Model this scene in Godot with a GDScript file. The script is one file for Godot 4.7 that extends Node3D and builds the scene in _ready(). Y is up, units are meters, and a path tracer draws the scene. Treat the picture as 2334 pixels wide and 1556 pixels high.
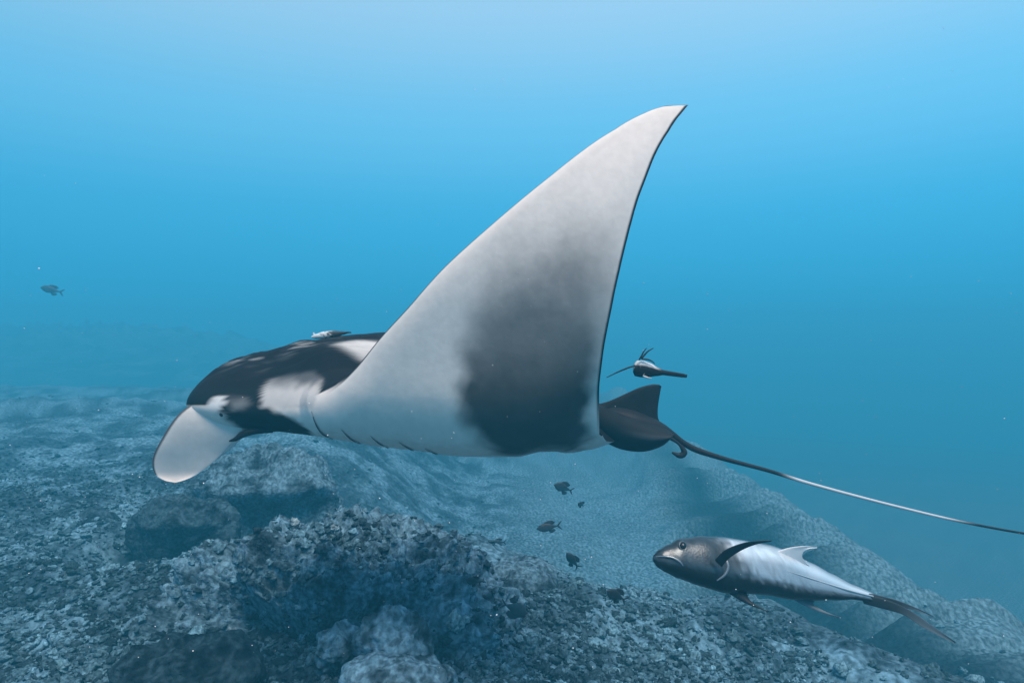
extends Node3D
# A manta ray gliding to the left over a coral rubble slope, a trevally below its tail.
# The camera stands at the origin looking level along -z; metres, y up.

const F := 1494.5            # focal length of the photograph in its own pixels
const CX := 1167.0
const CY := 778.0
const MZ := -2.75            # the manta's plane of symmetry
const MY := -0.25            # height of its middle surface
const ORIGIN := Vector3(-0.2, -0.42, MZ)

var rng := RandomNumberGenerator.new()
var names := {}
var nz := FastNoiseLite.new()
var nz_big := FastNoiseLite.new()
var nz_mid := FastNoiseLite.new()
var nz_fine := FastNoiseLite.new()
var nz_ridge := FastNoiseLite.new()
var mat_rock: StandardMaterial3D
var mat_floor: StandardMaterial3D
var mat_rubble: StandardMaterial3D
var mat_skin: StandardMaterial3D
var mat_dark: StandardMaterial3D
var mat_fish: StandardMaterial3D
var mat_scale: StandardMaterial3D
var mat_fin: StandardMaterial3D
var mat_eye: StandardMaterial3D

# ------------------------------------------------------------------ helpers
class Shape:
	var v := PackedVector3Array()
	var c := PackedColorArray()
	var i := PackedInt32Array()
	func add(p: Vector3, col := Color.WHITE) -> int:
		v.append(p)
		c.append(col)
		return v.size() - 1
	func tri(a: int, b: int, d: int) -> void:
		i.append(a)
		i.append(b)
		i.append(d)
	func quad(a: int, b: int, d: int, e: int) -> void:
		tri(a, b, d)
		tri(a, d, e)
	func grid(first: int, rows: int, cols: int, loop := false) -> void:
		for r in rows - 1:
			for k in (cols if loop else cols - 1):
				var k2 := (k + 1) % cols
				quad(first + r * cols + k, first + r * cols + k2, first + (r + 1) * cols + k2, first + (r + 1) * cols + k)
	func flip() -> void:
		for t in range(0, i.size(), 3):
			var k := i[t + 1]
			i[t + 1] = i[t + 2]
			i[t + 2] = k
	func done(mat: Material) -> ArrayMesh:
		var n := PackedVector3Array()
		n.resize(v.size())
		for t in range(0, i.size(), 3):
			var a := v[i[t]]
			var f := (v[i[t + 2]] - a).cross(v[i[t + 1]] - a)
			n[i[t]] += f
			n[i[t + 1]] += f
			n[i[t + 2]] += f
		for k in n.size():
			n[k] = n[k].normalized() if n[k].length_squared() > 1e-20 else Vector3.UP
		var arr := []
		arr.resize(Mesh.ARRAY_MAX)
		arr[Mesh.ARRAY_VERTEX] = v
		arr[Mesh.ARRAY_NORMAL] = n
		arr[Mesh.ARRAY_COLOR] = c
		arr[Mesh.ARRAY_INDEX] = i
		var m := ArrayMesh.new()
		m.add_surface_from_arrays(Mesh.PRIMITIVE_TRIANGLES, arr)
		m.surface_set_material(0, mat)
		return m

func numbered(called: String) -> String:
	var k: int = names.get(called, 0)
	names[called] = k + 1
	return called if k == 0 else "%s_%03d" % [called, k]

func tag(o: Node, label := "", category := "", group := "", kind := "") -> void:
	if label != "": o.set_meta("label", label)
	if category != "": o.set_meta("category", category)
	if group != "": o.set_meta("group", group)
	if kind != "": o.set_meta("kind", kind)

func thing(called: String, label: String, category: String, where: Vector3, group := "") -> Node3D:
	var o := Node3D.new()
	o.name = numbered(called)
	o.position = where
	add_child(o, true)
	tag(o, label, category, group)
	return o

func part(called: String, mesh: Mesh, parent: Node) -> MeshInstance3D:
	var o := MeshInstance3D.new()
	o.mesh = mesh
	o.name = numbered(called) if parent == self else called
	parent.add_child(o, true)
	return o

func at(px: float, py: float, d: float) -> Vector3:
	return Vector3((px - CX) / F * d, -(py - CY) / F * d, -d)

func curve(pts: Array, t: float) -> Variant:      # Catmull-Rom through the points, t from 0 to 1
	var n := pts.size() - 1
	var x := clampf(t, 0.0, 1.0) * n
	var k := mini(int(x), n - 1)
	var f := x - k
	var p1 = pts[k]
	var p2 = pts[k + 1]
	var p0 = pts[k - 1] if k > 0 else p1 * 2.0 - p2
	var p3 = pts[k + 2] if k + 2 <= n else p2 * 2.0 - p1
	return (p1 * 2.0 + (p2 - p0) * f + (p0 * 2.0 - p1 * 5.0 + p2 * 4.0 - p3) * f * f + (p1 * 3.0 - p0 - p2 * 3.0 + p3) * f * f * f) * 0.5

func table(rows: Array, x: float) -> float:        # piecewise smooth table of [x, y]
	if x <= rows[0][0]: return rows[0][1]
	for k in rows.size() - 1:
		if x <= rows[k + 1][0]:
			var f: float = (x - rows[k][0]) / (rows[k + 1][0] - rows[k][0])
			return lerpf(rows[k][1], rows[k + 1][1], f * f * (3.0 - 2.0 * f) * 0.5 + f * 0.5)
	return rows[-1][1]

func inside(p: Vector2, poly: PackedVector2Array) -> float:   # signed distance, positive inside
	var d := 1e9
	var n := poly.size()
	for k in n:
		var q := Geometry2D.get_closest_point_to_segment(p, poly[k], poly[(k + 1) % n])
		d = minf(d, p.distance_squared_to(q))
	d = sqrt(d)
	return d if Geometry2D.is_point_in_polygon(p, poly) else -d

func patch(p: Vector2, poly: PackedVector2Array, soft: float) -> float:
	return smoothstep(-soft, soft, inside(p, poly))

func grey(v: float) -> Color:
	return Color(v, v, v)

# ------------------------------------------------------------------ materials
func noise_image(seed_: int, freq: float, lo: float, hi: float, ridged := false, size := 512) -> Image:
	var n := FastNoiseLite.new()
	n.seed = seed_
	n.frequency = freq
	n.noise_type = FastNoiseLite.TYPE_SIMPLEX_SMOOTH
	n.fractal_type = FastNoiseLite.FRACTAL_RIDGED if ridged else FastNoiseLite.FRACTAL_FBM
	n.fractal_octaves = 5
	var im := n.get_seamless_image(size, size)
	im.convert(Image.FORMAT_RGB8)
	for y in size:
		for x in size:
			var g := lerpf(lo, hi, smoothstep(0.15, 0.85, im.get_pixel(x, y).r))
			im.set_pixel(x, y, Color(g, g, g))
	return im

func normal_tex(seed_: int, freq: float, bump: float, ridged := false) -> ImageTexture:
	var im := noise_image(seed_, freq, 0.0, 1.0, ridged)
	im.convert(Image.FORMAT_RGBA8)
	im.bump_map_to_normal_map(bump)
	return ImageTexture.create_from_image(im)

func stdmat(rough: float, spec := 0.4) -> StandardMaterial3D:
	var m := StandardMaterial3D.new()
	m.vertex_color_use_as_albedo = true
	m.roughness = rough
	m.metallic_specular = spec
	return m

func make_materials() -> void:
	var rough_n := normal_tex(11, 0.02, 9.0)
	var speck := ImageTexture.create_from_image(noise_image(5, 0.018, 0.5, 1.0))
	var soft := ImageTexture.create_from_image(noise_image(8, 0.02, 0.965, 1.0))
	mat_floor = stdmat(0.95, 0.2)
	mat_floor.albedo_texture = speck
	mat_floor.normal_enabled = true
	mat_floor.normal_texture = rough_n
	mat_floor.normal_scale = 1.0
	mat_floor.uv1_triplanar = true
	mat_floor.uv1_world_triplanar = true
	mat_floor.uv1_scale = Vector3(1.7, 1.7, 1.7)
	mat_rock = mat_floor.duplicate()
	mat_rock.uv1_scale = Vector3(2.6, 2.6, 2.6)
	mat_rock.normal_scale = 1.3
	mat_rubble = stdmat(0.95, 0.2)
	mat_rubble.albedo_texture = speck
	mat_rubble.normal_enabled = true
	mat_rubble.normal_texture = rough_n
	mat_rubble.normal_scale = 1.2
	mat_rubble.uv1_triplanar = true
	mat_rubble.uv1_world_triplanar = true
	mat_rubble.uv1_scale = Vector3(4.3, 4.3, 4.3)
	mat_skin = stdmat(0.6, 0.2)
	mat_skin.albedo_texture = soft
	mat_skin.uv1_triplanar = true
	mat_skin.uv1_scale = Vector3(2.2, 2.2, 2.2)
	mat_skin.normal_enabled = true
	mat_skin.normal_texture = normal_tex(21, 0.03, 1.6)
	mat_skin.normal_scale = 0.12
	mat_dark = stdmat(0.5, 0.25)
	mat_fish = stdmat(0.55, 0.4)
	mat_scale = stdmat(0.30, 0.6)
	mat_scale.metallic = 0.6
	mat_scale.normal_enabled = true
	mat_scale.normal_texture = normal_tex(31, 0.035, 2.5)
	mat_scale.normal_scale = 0.22
	mat_scale.uv1_triplanar = true
	mat_scale.uv1_scale = Vector3(5, 5, 5)
	mat_fin = stdmat(0.45, 0.4)
	mat_fin.backlight_enabled = true
	mat_fin.backlight = Color(0.35, 0.35, 0.35)
	mat_eye = stdmat(0.08, 0.6)

# ------------------------------------------------------------------ solids
# A fin: leading and trailing edge from root to tip, a thin lens between them, bowed by camber along its own normal.
func fin(lead: Array, trail: Array, thick: float, mat: Material, paint: Callable, off := Vector3.ZERO, camber := 0.0, nu := 22, nv := 12) -> ArrayMesh:
	var s := Shape.new()
	var cols := nv * 2
	for a in nu + 1:
		var u := float(a) / nu
		var l: Vector3 = curve(lead, u)
		var t: Vector3 = curve(trail, u)
		var l2: Vector3 = curve(lead, minf(u + 0.02, 1.0))
		var l1: Vector3 = curve(lead, maxf(u - 0.02, 0.0))
		var t2: Vector3 = curve(trail, minf(u + 0.02, 1.0))
		var t1: Vector3 = curve(trail, maxf(u - 0.02, 0.0))
		var nrm := ((l2 - l1) + (t2 - t1)).cross(t - l + (curve(trail, 0.0) - curve(lead, 0.0)) * 0.05).normalized()
		for k in cols:
			var w := TAU * k / cols
			var v := 0.5 - 0.5 * cos(w)
			var side := signf(sin(w)) if absf(sin(w)) > 1e-6 else 0.0
			var h := thick * (1.0 - 0.75 * u) * sqrt(maxf(v * (1.0 - v), 0.0)) * (1.35 - 0.7 * v) * side
			var p := l.lerp(t, v) + nrm * (h + camber * sin(PI * v) * (0.4 + 0.6 * u))
			s.add(p - off, paint.call(u, v, p))
	s.grid(0, nu + 1, cols, true)
	var root := s.add((curve(lead, 0.0) + curve(trail, 0.0)) * 0.5 - off, s.c[0])
	var tip := s.add((curve(lead, 1.0) + curve(trail, 1.0)) * 0.5 - off, s.c[nu * cols])
	for k in cols:
		s.tri(k, root, (k + 1) % cols)
		s.tri(nu * cols + k, nu * cols + (k + 1) % cols, tip)
	return s.done(mat)

# A tube of changing radius through points.
func tube(pts: Array, radii: Array, mat: Material, paint: Callable, off := Vector3.ZERO, n := 60, ring := 10) -> ArrayMesh:
	var s := Shape.new()
	for a in n + 1:
		var t := float(a) / n
		var p: Vector3 = curve(pts, t)
		var dir: Vector3 = ((curve(pts, minf(t + 0.01, 1.0)) as Vector3) - (curve(pts, maxf(t - 0.01, 0.0)) as Vector3)).normalized()
		var sidev := dir.cross(Vector3(0.1, 0.2, 1)).normalized()
		var up := sidev.cross(dir).normalized()
		var r: float = curve(radii, t)
		for k in ring:
			var w := TAU * k / ring
			var q := p + (sidev * cos(w) + up * sin(w)) * r
			s.add(q - off, paint.call(t, w, q))
	s.grid(0, n + 1, ring, true)
	for e in 2:
		var c := s.add((curve(pts, float(e)) as Vector3) - off, s.c[e * n * ring])
		for k in ring:
			if e == 0: s.tri(k, c, (k + 1) % ring)
			else: s.tri(n * ring + k, n * ring + (k + 1) % ring, c)
	s.flip()
	return s.done(mat)

# A fish's body along +x (nose at 0), one closed loft: tables of upper, lower and half width over x.
func fish_body(len_: float, upper: Array, lower: Array, width: Array, mat: Material, paint: Callable, n := 56, ring := 28, sq := 0.9) -> ArrayMesh:
	var s := Shape.new()
	for a in n + 1:
		var t := float(a) / n
		t = t * t * (3 - 2 * t) * 0.35 + t * 0.65
		var hu := table(upper, t) * len_
		var hl := table(lower, t) * len_
		var w := table(width, t) * len_
		for k in ring:
			var g := TAU * k / ring
			var cy := cos(g)
			var cz := sin(g)
			var y := signf(cy) * pow(absf(cy), sq) * (hu if cy > 0 else hl)
			var z := signf(cz) * pow(absf(cz), sq) * w
			s.add(Vector3(t * len_, y, z), paint.call(t, cy, cz))
	s.grid(0, n + 1, ring, true)
	for e in 2:
		var c := s.add(Vector3(e * len_ + (e * 2 - 1) * 0.002 * len_, 0, 0), s.c[e * n * ring])
		for k in ring:
			if e == 0: s.tri(k, c, (k + 1) % ring)
			else: s.tri(n * ring + k, n * ring + (k + 1) % ring, c)
	return s.done(mat)

func ball(r: float, mat: Material, col: Color) -> ArrayMesh:
	var s := Shape.new()
	for a in 11:
		for k in 16:
			var th := PI * a / 10.0
			var w := TAU * k / 16.0
			s.add(Vector3(sin(th) * cos(w), cos(th), sin(th) * sin(w)) * r, col)
	s.grid(0, 11, 16, true)
	return s.done(mat)

# An angular lump of broken coral, about one metre across.
func chunk(seed_: int, flat: float, rows := 7, cols := 10, rough := 0.35) -> ArrayMesh:
	var n := FastNoiseLite.new()
	n.seed = seed_
	n.frequency = 0.9
	n.fractal_octaves = 3
	var s := Shape.new()
	for a in rows + 1:
		for k in cols:
			var th := PI * a / rows
			var w := TAU * k / cols + 0.3 * a
			var d := Vector3(sin(th) * cos(w), cos(th), sin(th) * sin(w))
			var r := 0.5 * (1.0 + rough * 1.6 * n.get_noise_3dv(d * 1.3) + rough * 0.9 * n.get_noise_3dv(d * 3.4 + Vector3(7, 1, 2)))
			s.add(Vector3(d.x * r, d.y * r * flat, d.z * r), Color.WHITE)
	s.grid(0, rows + 1, cols, true)
	return s.done(mat_rubble)

# ------------------------------------------------------------------ sea floor
func bump2(x: float, z: float, cx: float, cz: float, rx: float, rz: float, h: float, p := 1.0) -> float:
	var d := Vector2((x - cx) / rx, (z - cz) / rz).length()
	return h * pow(0.5 + 0.5 * cos(PI * minf(d, 1.0)), p)

func bank_x(z: float) -> float:
	var e := -z - 4.6
	return 1.8 + (0.12 * e if e > 0.0 else -0.7 * e) + 0.35 * nz_big.get_noise_2d(z * 2.0, 4.0)

func floor_y(x: float, z: float) -> float:
	var d := -z
	# the shelf under the camera falls away to the right, with a trench and a sand ridge beyond
	var y := -1.62 + 0.012 * maxf(-x, 0.0)
	y -= smoothstep(-0.5, 2.0, x) * 0.30
	y -= smoothstep(4.3, 8.5, d) * smoothstep(-3.7, -0.5, x) * 1.5
	var bank := bank_x(z)
	y -= smoothstep(bank, bank + 1.7, x) * 1.15
	y += bump2(x, 0, 4.9 + 0.5 * nz_big.get_noise_2d(z * 2.2, 9.0), 0, 2.3, 1, (0.35 + 1.15 * smoothstep(4.3, 8.5, d)) * (1.0 + 0.3 * nz_big.get_noise_2d(z * 5.0, 20.0)), 0.9)
	y -= smoothstep(5.0, 11.0, x) * 2.4
	# behind: rising terraces on the left, falling away in the middle and on the right
	y += smoothstep(9.0, 22.0, d) * smoothstep(0.0, -7.0, x) * -0.35
	y -= smoothstep(22.0, 60.0, d) * 3.0
	y += bump2(x, z, -9.5, -15.0, 6.0, 3.2, 0.3)
	y += bump2(x, z, -8.5, -23.0, 7.0, 4.0, 0.15)
	# trench behind the great boulder and the pale slope right of it
	y -= bump2(x, z, -1.75, -6.2, 0.85, 2.4, 0.75)
	y += bump2(x, z, -0.35, -6.6, 1.5, 2.6, 0.45)
	y -= bump2(x, z, -3.0, -5.1, 0.7, 0.8, 0.35)
	# relief
	var amp := 1.0 if x < bank else 0.45
	y += nz_big.get_noise_2d(x, z) * 0.2 * amp
	y += nz_mid.get_noise_2d(x, z) * 0.085 * amp
	y += nz_fine.get_noise_2d(x, z) * 0.035 * amp * clampf(10.0 / maxf(d, 1.0), 0.3, 1.0)
	return y

func on_floor(px: float, py: float) -> Vector3:     # where the sea floor lies in that direction
	var d := 2.0
	while d < 70.0:
		var p := at(px, py, d)
		if p.y < floor_y(p.x, p.z): return p
		d += 0.01
	return at(px, py, d)

func floor_paint(x: float, z: float) -> Color:
	var n := nz_mid.get_noise_2d(x * 1.3 + 40.0, z * 1.3) * 0.6 + nz_big.get_noise_2d(x * 2.0, z * 2.0 + 30.0) * 0.7
	var f := smoothstep(-0.32, 0.38, n + nz_fine.get_noise_2d(x + 90.0, z) * 0.3)
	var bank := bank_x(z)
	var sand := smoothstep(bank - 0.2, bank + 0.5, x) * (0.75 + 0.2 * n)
	var c := Color(0.04, 0.08, 0.115).lerp(Color(0.18, 0.36, 0.49), f)
	c = c.lerp(Color(0.17, 0.34, 0.45), smoothstep(-0.6, 0.6, x) * smoothstep(-4.0, -5.5, z) * 0.7)
	c = c.lerp(Color(0.15, 0.25, 0.31) * (1.0 + 0.3 * n), clampf(sand, 0.0, 1.0))
	c = c.lerp(Color(0.02, 0.034, 0.043), smoothstep(bank + 0.05, bank + 1.1, x) * smoothstep(5.1, 4.1, x))  # shade in the channel, painted as a darker floor colour
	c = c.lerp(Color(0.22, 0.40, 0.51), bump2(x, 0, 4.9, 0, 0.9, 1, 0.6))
	return c

func build_floor() -> MeshInstance3D:
	var s := Shape.new()
	var angles: Array[float] = []
	var a := -180.0
	while a < 180.0:
		angles.append(a)
		a += 0.36 if absf(a) < 44.0 else (1.5 if absf(a) < 70.0 else 6.0)
	var rows := 0
	var r := 0.35
	var cols := angles.size()
	while r < 75.0:
		for w in angles:
			var x := r * sin(deg_to_rad(w))
			var z := -r * cos(deg_to_rad(w))
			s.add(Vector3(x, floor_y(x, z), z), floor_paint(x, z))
		rows += 1
		r *= 1.0085 if r > 2.4 and r < 16.0 else 1.05
	s.grid(0, rows, cols, true)
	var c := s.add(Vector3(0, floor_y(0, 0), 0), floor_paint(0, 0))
	for k in cols:
		s.tri(k, c, (k + 1) % cols)
	s.flip()
	var o := part("sea_floor", s.done(mat_floor), self)
	tag(o, "sloping sea floor of coral rubble and sand", "", "", "structure")
	return o

# A reef boulder: a displaced ellipsoid; carve(dir) shrinks its radius where it is undercut.
func boulder(rad: Vector3, seed_: int, n1: float, n2: float, carve: Callable, tone: float, na := 110, nb := 170, square := 2.0) -> Shape:
	var n := FastNoiseLite.new()
	n.seed = seed_
	n.frequency = 1.0
	n.fractal_octaves = 4
	var f := FastNoiseLite.new()
	f.seed = seed_ + 7
	f.frequency = 1.0
	f.fractal_type = FastNoiseLite.FRACTAL_RIDGED
	f.fractal_octaves = 4
	var s := Shape.new()
	for a in na + 1:
		for k in nb:
			var th := PI * a / na
			var w := TAU * k / nb
			var d := Vector3(sin(th) * cos(w), cos(th), sin(th) * sin(w))
			var box := 1.0 / pow(pow(absf(d.x), square) + pow(absf(d.y), square) + pow(absf(d.z), square), 1.0 / square)
			var base := Vector3(d.x * rad.x, d.y * rad.y, d.z * rad.z) * box * float(carve.call(d))
			var p := base + d * (n1 * n.get_noise_3dv(base * 2.2) + n2 * f.get_noise_3dv(base * 6.0) + n2 * 0.6 * n.get_noise_3dv(base * 17.0))
			var m := smoothstep(-0.35, 0.45, n.get_noise_3dv(base * 5.0 + Vector3(9, 3, 1)) + 0.5 * f.get_noise_3dv(base * 13.0))
			s.add(p, (Color(0.035, 0.065, 0.09).lerp(Color(0.19, 0.36, 0.48), m)) * tone)
	s.grid(0, na + 1, nb, true)
	return s

func scatter(called: String, mesh: Mesh, xf: Array, cols: Array, parent: Node) -> MultiMeshInstance3D:
	var mm := MultiMesh.new()
	mm.transform_format = MultiMesh.TRANSFORM_3D
	mm.use_colors = true
	mm.mesh = mesh
	mm.instance_count = xf.size()
	for k in xf.size():
		mm.set_instance_transform(k, xf[k])
		mm.set_instance_color(k, cols[k])
	var o := MultiMeshInstance3D.new()
	o.multimesh = mm
	o.name = called
	parent.add_child(o, true)
	tag(o, "", "", "", "stuff")
	return o

func rubble_tone() -> Color:
	var k := rng.randf()
	var v := lerpf(0.05, 0.36, k * sqrt(k))
	if rng.randf() < 0.06: v = rng.randf_range(0.36, 0.46)
	return Color(v * 0.52, v * 1.06, v * 1.4)

func tumble(p: Vector3, size: float, squash := 1.0) -> Transform3D:
	var b := Basis.from_euler(Vector3(rng.randf_range(-0.6, 0.6), rng.randf() * TAU, rng.randf_range(-0.6, 0.6)))
	b = b * Basis.from_scale(Vector3(size * rng.randf_range(0.7, 1.4), size * rng.randf_range(0.6, 1.1) * squash, size * rng.randf_range(0.7, 1.2)))
	return Transform3D(b, p)

# ------------------------------------------------------------------ the manta's surface
const SPAN := [Vector2(0, 0), Vector2(0.15, 0.0), Vector2(0.28, 0.02), Vector2(0.38, 0.10), Vector2(0.45, 0.24), Vector2(0.49, 0.42), Vector2(0.495, 0.62), Vector2(0.47, 0.82), Vector2(0.42, 1.0), Vector2(0.365, 1.14)]
const LEAD_PX := [[700, 905], [760, 880], [810, 838], [850, 790], [880, 755], [940, 690], [1010, 612], [1100, 530], [1200, 445], [1300, 365], [1390, 302], [1460, 262], [1520, 241], [1566, 238]]
const TRAIL_PX := [[1366, 930], [1366, 885], [1373, 820], [1383, 760], [1397, 690], [1412, 620], [1430, 545], [1450, 470], [1475, 400], [1500, 341], [1530, 290], [1569, 239]]
const HEAD := [Vector2(-1.275, 0), Vector2(-1.275, 0.08), Vector2(-1.265, 0.15), Vector2(-1.215, 0.20), Vector2(-1.10, 0.228), Vector2(-0.98, 0.24), Vector2(-0.88, 0.255), Vector2(-0.80, 0.285)]
const STERN := [Vector2(0.44, 0), Vector2(0.435, 0.05), Vector2(0.415, 0.11), Vector2(0.38, 0.17), Vector2(0.35, 0.22)]
const TOP := [[-1.29, 0.125], [-1.22, 0.155], [-1.15, 0.175], [-1.04, 0.205], [-0.86, 0.255], [-0.55, 0.285], [-0.2, 0.26], [0.1, 0.18], [0.37, 0.11], [0.6, 0.05]]
const BELLY := [[-1.27, 0.05], [-1.10, 0.105], [-0.95, 0.115], [-0.8, 0.125], [-0.5, 0.175], [-0.2, 0.212], [0.02, 0.215], [0.2, 0.165], [0.32, 0.10], [0.45, 0.05]]
var span_len := PackedFloat32Array()
var smax := 1.4
var lead_s: Array = []      # Vector2(S, X)
var trail_s: Array = []
var edge_lead := PackedVector2Array()   # (X, S)
var edge_trail := PackedVector2Array()

func span_at(s: float) -> Vector2:
	var n := span_len.size() - 1
	for k in n:
		if s <= span_len[k + 1] or k == n - 1:
			var f := (s - span_len[k]) / (span_len[k + 1] - span_len[k])
			return (curve(SPAN, (k + minf(f, 1.0)) / n) as Vector2) + (Vector2.ZERO if f <= 1.0 else Vector2(-0.36, 0.93) * (s - span_len[n]))
	return SPAN[-1]

func prepare_manta() -> void:
	var fine: Array = []
	span_len.append(0.0)
	var n := SPAN.size() - 1
	for k in n:
		var l := 0.0
		for j in 12:
			l += (curve(SPAN, (k + j / 12.0) / n) as Vector2).distance_to(curve(SPAN, (k + (j + 1) / 12.0) / n))
		span_len.append(span_len[-1] + l)
	for e in 2:
		var out: Array = []
		for px in (LEAD_PX if e == 0 else TRAIL_PX):
			var lo := 0.2
			var hi := 1.6
			for it in 40:
				var mid := (lo + hi) * 0.5
				var q := span_at(mid)
				var y := CY - (MY + q.y) / (-MZ - q.x) * F
				if y > px[1]: lo = mid
				else: hi = mid
			var z := -MZ - span_at(lo).x
			out.append(Vector2(lo, (px[0] - CX) / F * z))
		if e == 0: lead_s = out
		else: trail_s = out
	smax = minf(lead_s[-1].x, trail_s[-1].x)
	lead_s[-1].x = smax
	trail_s[-1].x = smax

func by_s(rows: Array, s: float) -> float:       # Hermite through (S, X)
	var n := rows.size() - 1
	if s <= rows[0].x: return rows[0].y
	for k in n:
		if s <= rows[k + 1].x or k == n - 1:
			var h: float = rows[k + 1].x - rows[k].x
			if h < 1e-5: return rows[k + 1].y
			var m1: float = (rows[k + 1].y - rows[maxi(k - 1, 0)].y) / maxf(rows[k + 1].x - rows[maxi(k - 1, 0)].x, 1e-5)
			var m2: float = (rows[mini(k + 2, n)].y - rows[k].y) / maxf(rows[mini(k + 2, n)].x - rows[k].x, 1e-5)
			var f: float = clampf((s - rows[k].x) / h, 0.0, 1.0)
			return (2 * f * f * f - 3 * f * f + 1) * rows[k].y + (f * f * f - 2 * f * f + f) * h * m1 + (3 * f * f - 2 * f * f * f) * rows[k + 1].y + (f * f * f - f * f) * h * m2
	return rows[n].y

func lead_point(q: float) -> Vector2:             # (X, S), q 0 at the mouth's middle, 1 at the wing's tip
	if q < 0.36:
		return curve(HEAD, q / 0.36)
	if q < 0.42:
		return (HEAD[-1] as Vector2).lerp(Vector2(lead_s[0].y, lead_s[0].x), (q - 0.36) / 0.06)
	var f := minf((q - 0.42) / 0.58, 1.0)
	var s: float = lerpf(lead_s[0].x, smax, 1.0 - pow(1.0 - f, 1.25))
	return Vector2(by_s(lead_s, s), s)

func trail_point(q: float) -> Vector2:
	if q < 0.36:
		return curve(STERN, q / 0.36)
	if q < 0.42:
		return (STERN[-1] as Vector2).lerp(Vector2(trail_s[0].y, trail_s[0].x), (q - 0.36) / 0.06)
	var f := minf((q - 0.42) / 0.58, 1.0)
	var s: float = lerpf(trail_s[0].x, smax, 1.0 - pow(1.0 - f, 1.25))
	return Vector2(by_s(trail_s, s), s)

func edge_distance(p: Vector2, line: PackedVector2Array) -> float:
	var d := 1e9
	var near := 0
	for k in range(0, line.size(), 3):
		var e := p.distance_squared_to(line[k])
		if e < d:
			d = e
			near = k
	d = 1e9
	for k in range(maxi(near - 4, 0), mini(near + 4, line.size() - 1)):
		d = minf(d, p.distance_squared_to(Geometry2D.get_closest_point_to_segment(p, line[k], line[k + 1])))
	return sqrt(d)

func thick(p: Vector2, under: bool, dl: float, dt: float) -> float:
	var wing := 0.034 * pow(maxf(1.0 - p.y / (smax + 0.05), 0.0), 0.8) + 0.004
	var h := table(BELLY if under else TOP, p.x)
	var wide := (0.40 if under else 0.30)
	var fall := exp(-pow(p.y / wide, 3.0 if under else 2.4))
	var t := wing + maxf(h - wing, 0.0) * fall
	var headness := smoothstep(-0.70, -0.86, p.x)
	var r := lerpf(lerpf(0.09, 0.03, smoothstep(0.4, 1.2, p.y)), 0.11 if under else 0.13, headness)
	var u := 1.0 - minf(dl / r, 1.0)
	t *= pow(1.0 - u * u, 0.5)
	var rt := 0.22 * (1.0 - 0.6 * smoothstep(0.5, 1.3, p.y))
	var g := minf(dt / rt, 1.0)
	return t * (g * (2.0 - g) * 0.94 + 0.06 * sqrt(g)) + 0.0

func skin_point(p: Vector2, side: float, under: bool, extra := 0.0) -> Vector3:
	var dl := edge_distance(p, edge_lead)
	var dt := edge_distance(p, edge_trail)
	var t := thick(p, under, dl, dt) + extra
	if under:
		# the throat: hollow between mouth and gills
		t -= 0.02 * bump2(p.x, p.y, -0.9, 0.0, 0.25, 0.2, 1.0)
	else:
		t += 0.028 * bump2(p.x, p.y, -0.70, 0.18, 0.24, 0.10, 1.0) + 0.011 * nz.get_noise_2d(p.x * 5.0 + p.y * 9.0, p.y * 34.0) * smoothstep(0.0, 0.08, dl) * smoothstep(-0.3, -0.7, p.x) * smoothstep(0.3, 0.15, p.y)
	var a := span_at(p.y)
	var b := span_at(p.y + 0.01)
	var dir := (b - a).normalized()
	if p.y < 0.02: dir = Vector2(1, 0)
	var nrm := Vector2(-dir.y, dir.x)
	var q := a + nrm * (-t if under else t)
	var fwd := 0.028 * smoothstep(-1.05, -1.25, p.x) * smoothstep(0.16, 0.0, q.y)
	q.y -= 0.15 * smoothstep(0.08, 0.42, p.x) * (1.0 - smoothstep(0.18, 0.36, p.y))
	return Vector3(p.x - fwd, MY + q.y, MZ + side * q.x)

var P_MOUTH := PackedVector2Array([Vector2(400, 922), Vector2(400, 880), Vector2(500, 850), Vector2(600, 840), Vector2(620, 858), Vector2(596, 884), Vector2(596, 915), Vector2(622, 930), Vector2(665, 945), Vector2(712, 975), Vector2(722, 1040), Vector2(560, 1010), Vector2(515, 958), Vector2(497, 938), Vector2(500, 915), Vector2(480, 903), Vector2(466, 928)])
var P_LOBE := PackedVector2Array([Vector2(595, 885), Vector2(613, 864), Vector2(660, 853), Vector2(715, 848), Vector2(743, 862), Vector2(745, 885), Vector2(735, 925), Vector2(600, 927)])
var P_EYE := PackedVector2Array([Vector2(470, 926), Vector2(486, 904), Vector2(508, 902), Vector2(512, 918), Vector2(497, 938)])
var P_CHEEK := PackedVector2Array([Vector2(520, 912), Vector2(555, 908), Vector2(566, 920), Vector2(556, 933), Vector2(525, 935)])
var P_DARK := PackedVector2Array([Vector2(1050, 890), Vector2(1062, 790), Vector2(1095, 720), Vector2(1150, 660), Vector2(1230, 615), Vector2(1335, 590), Vector2(1372, 640), Vector2(1364, 760), Vector2(1354, 850), Vector2(1352, 950), Vector2(1350, 1060), Vector2(1150, 1060), Vector2(1085, 1005), Vector2(1055, 960)])
var P_SMOKE := PackedVector2Array([Vector2(1090, 720), Vector2(1150, 600), Vector2(1250, 520), Vector2(1345, 470), Vector2(1380, 520), Vector2(1365, 700), Vector2(1345, 800), Vector2(1150, 800)])

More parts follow.
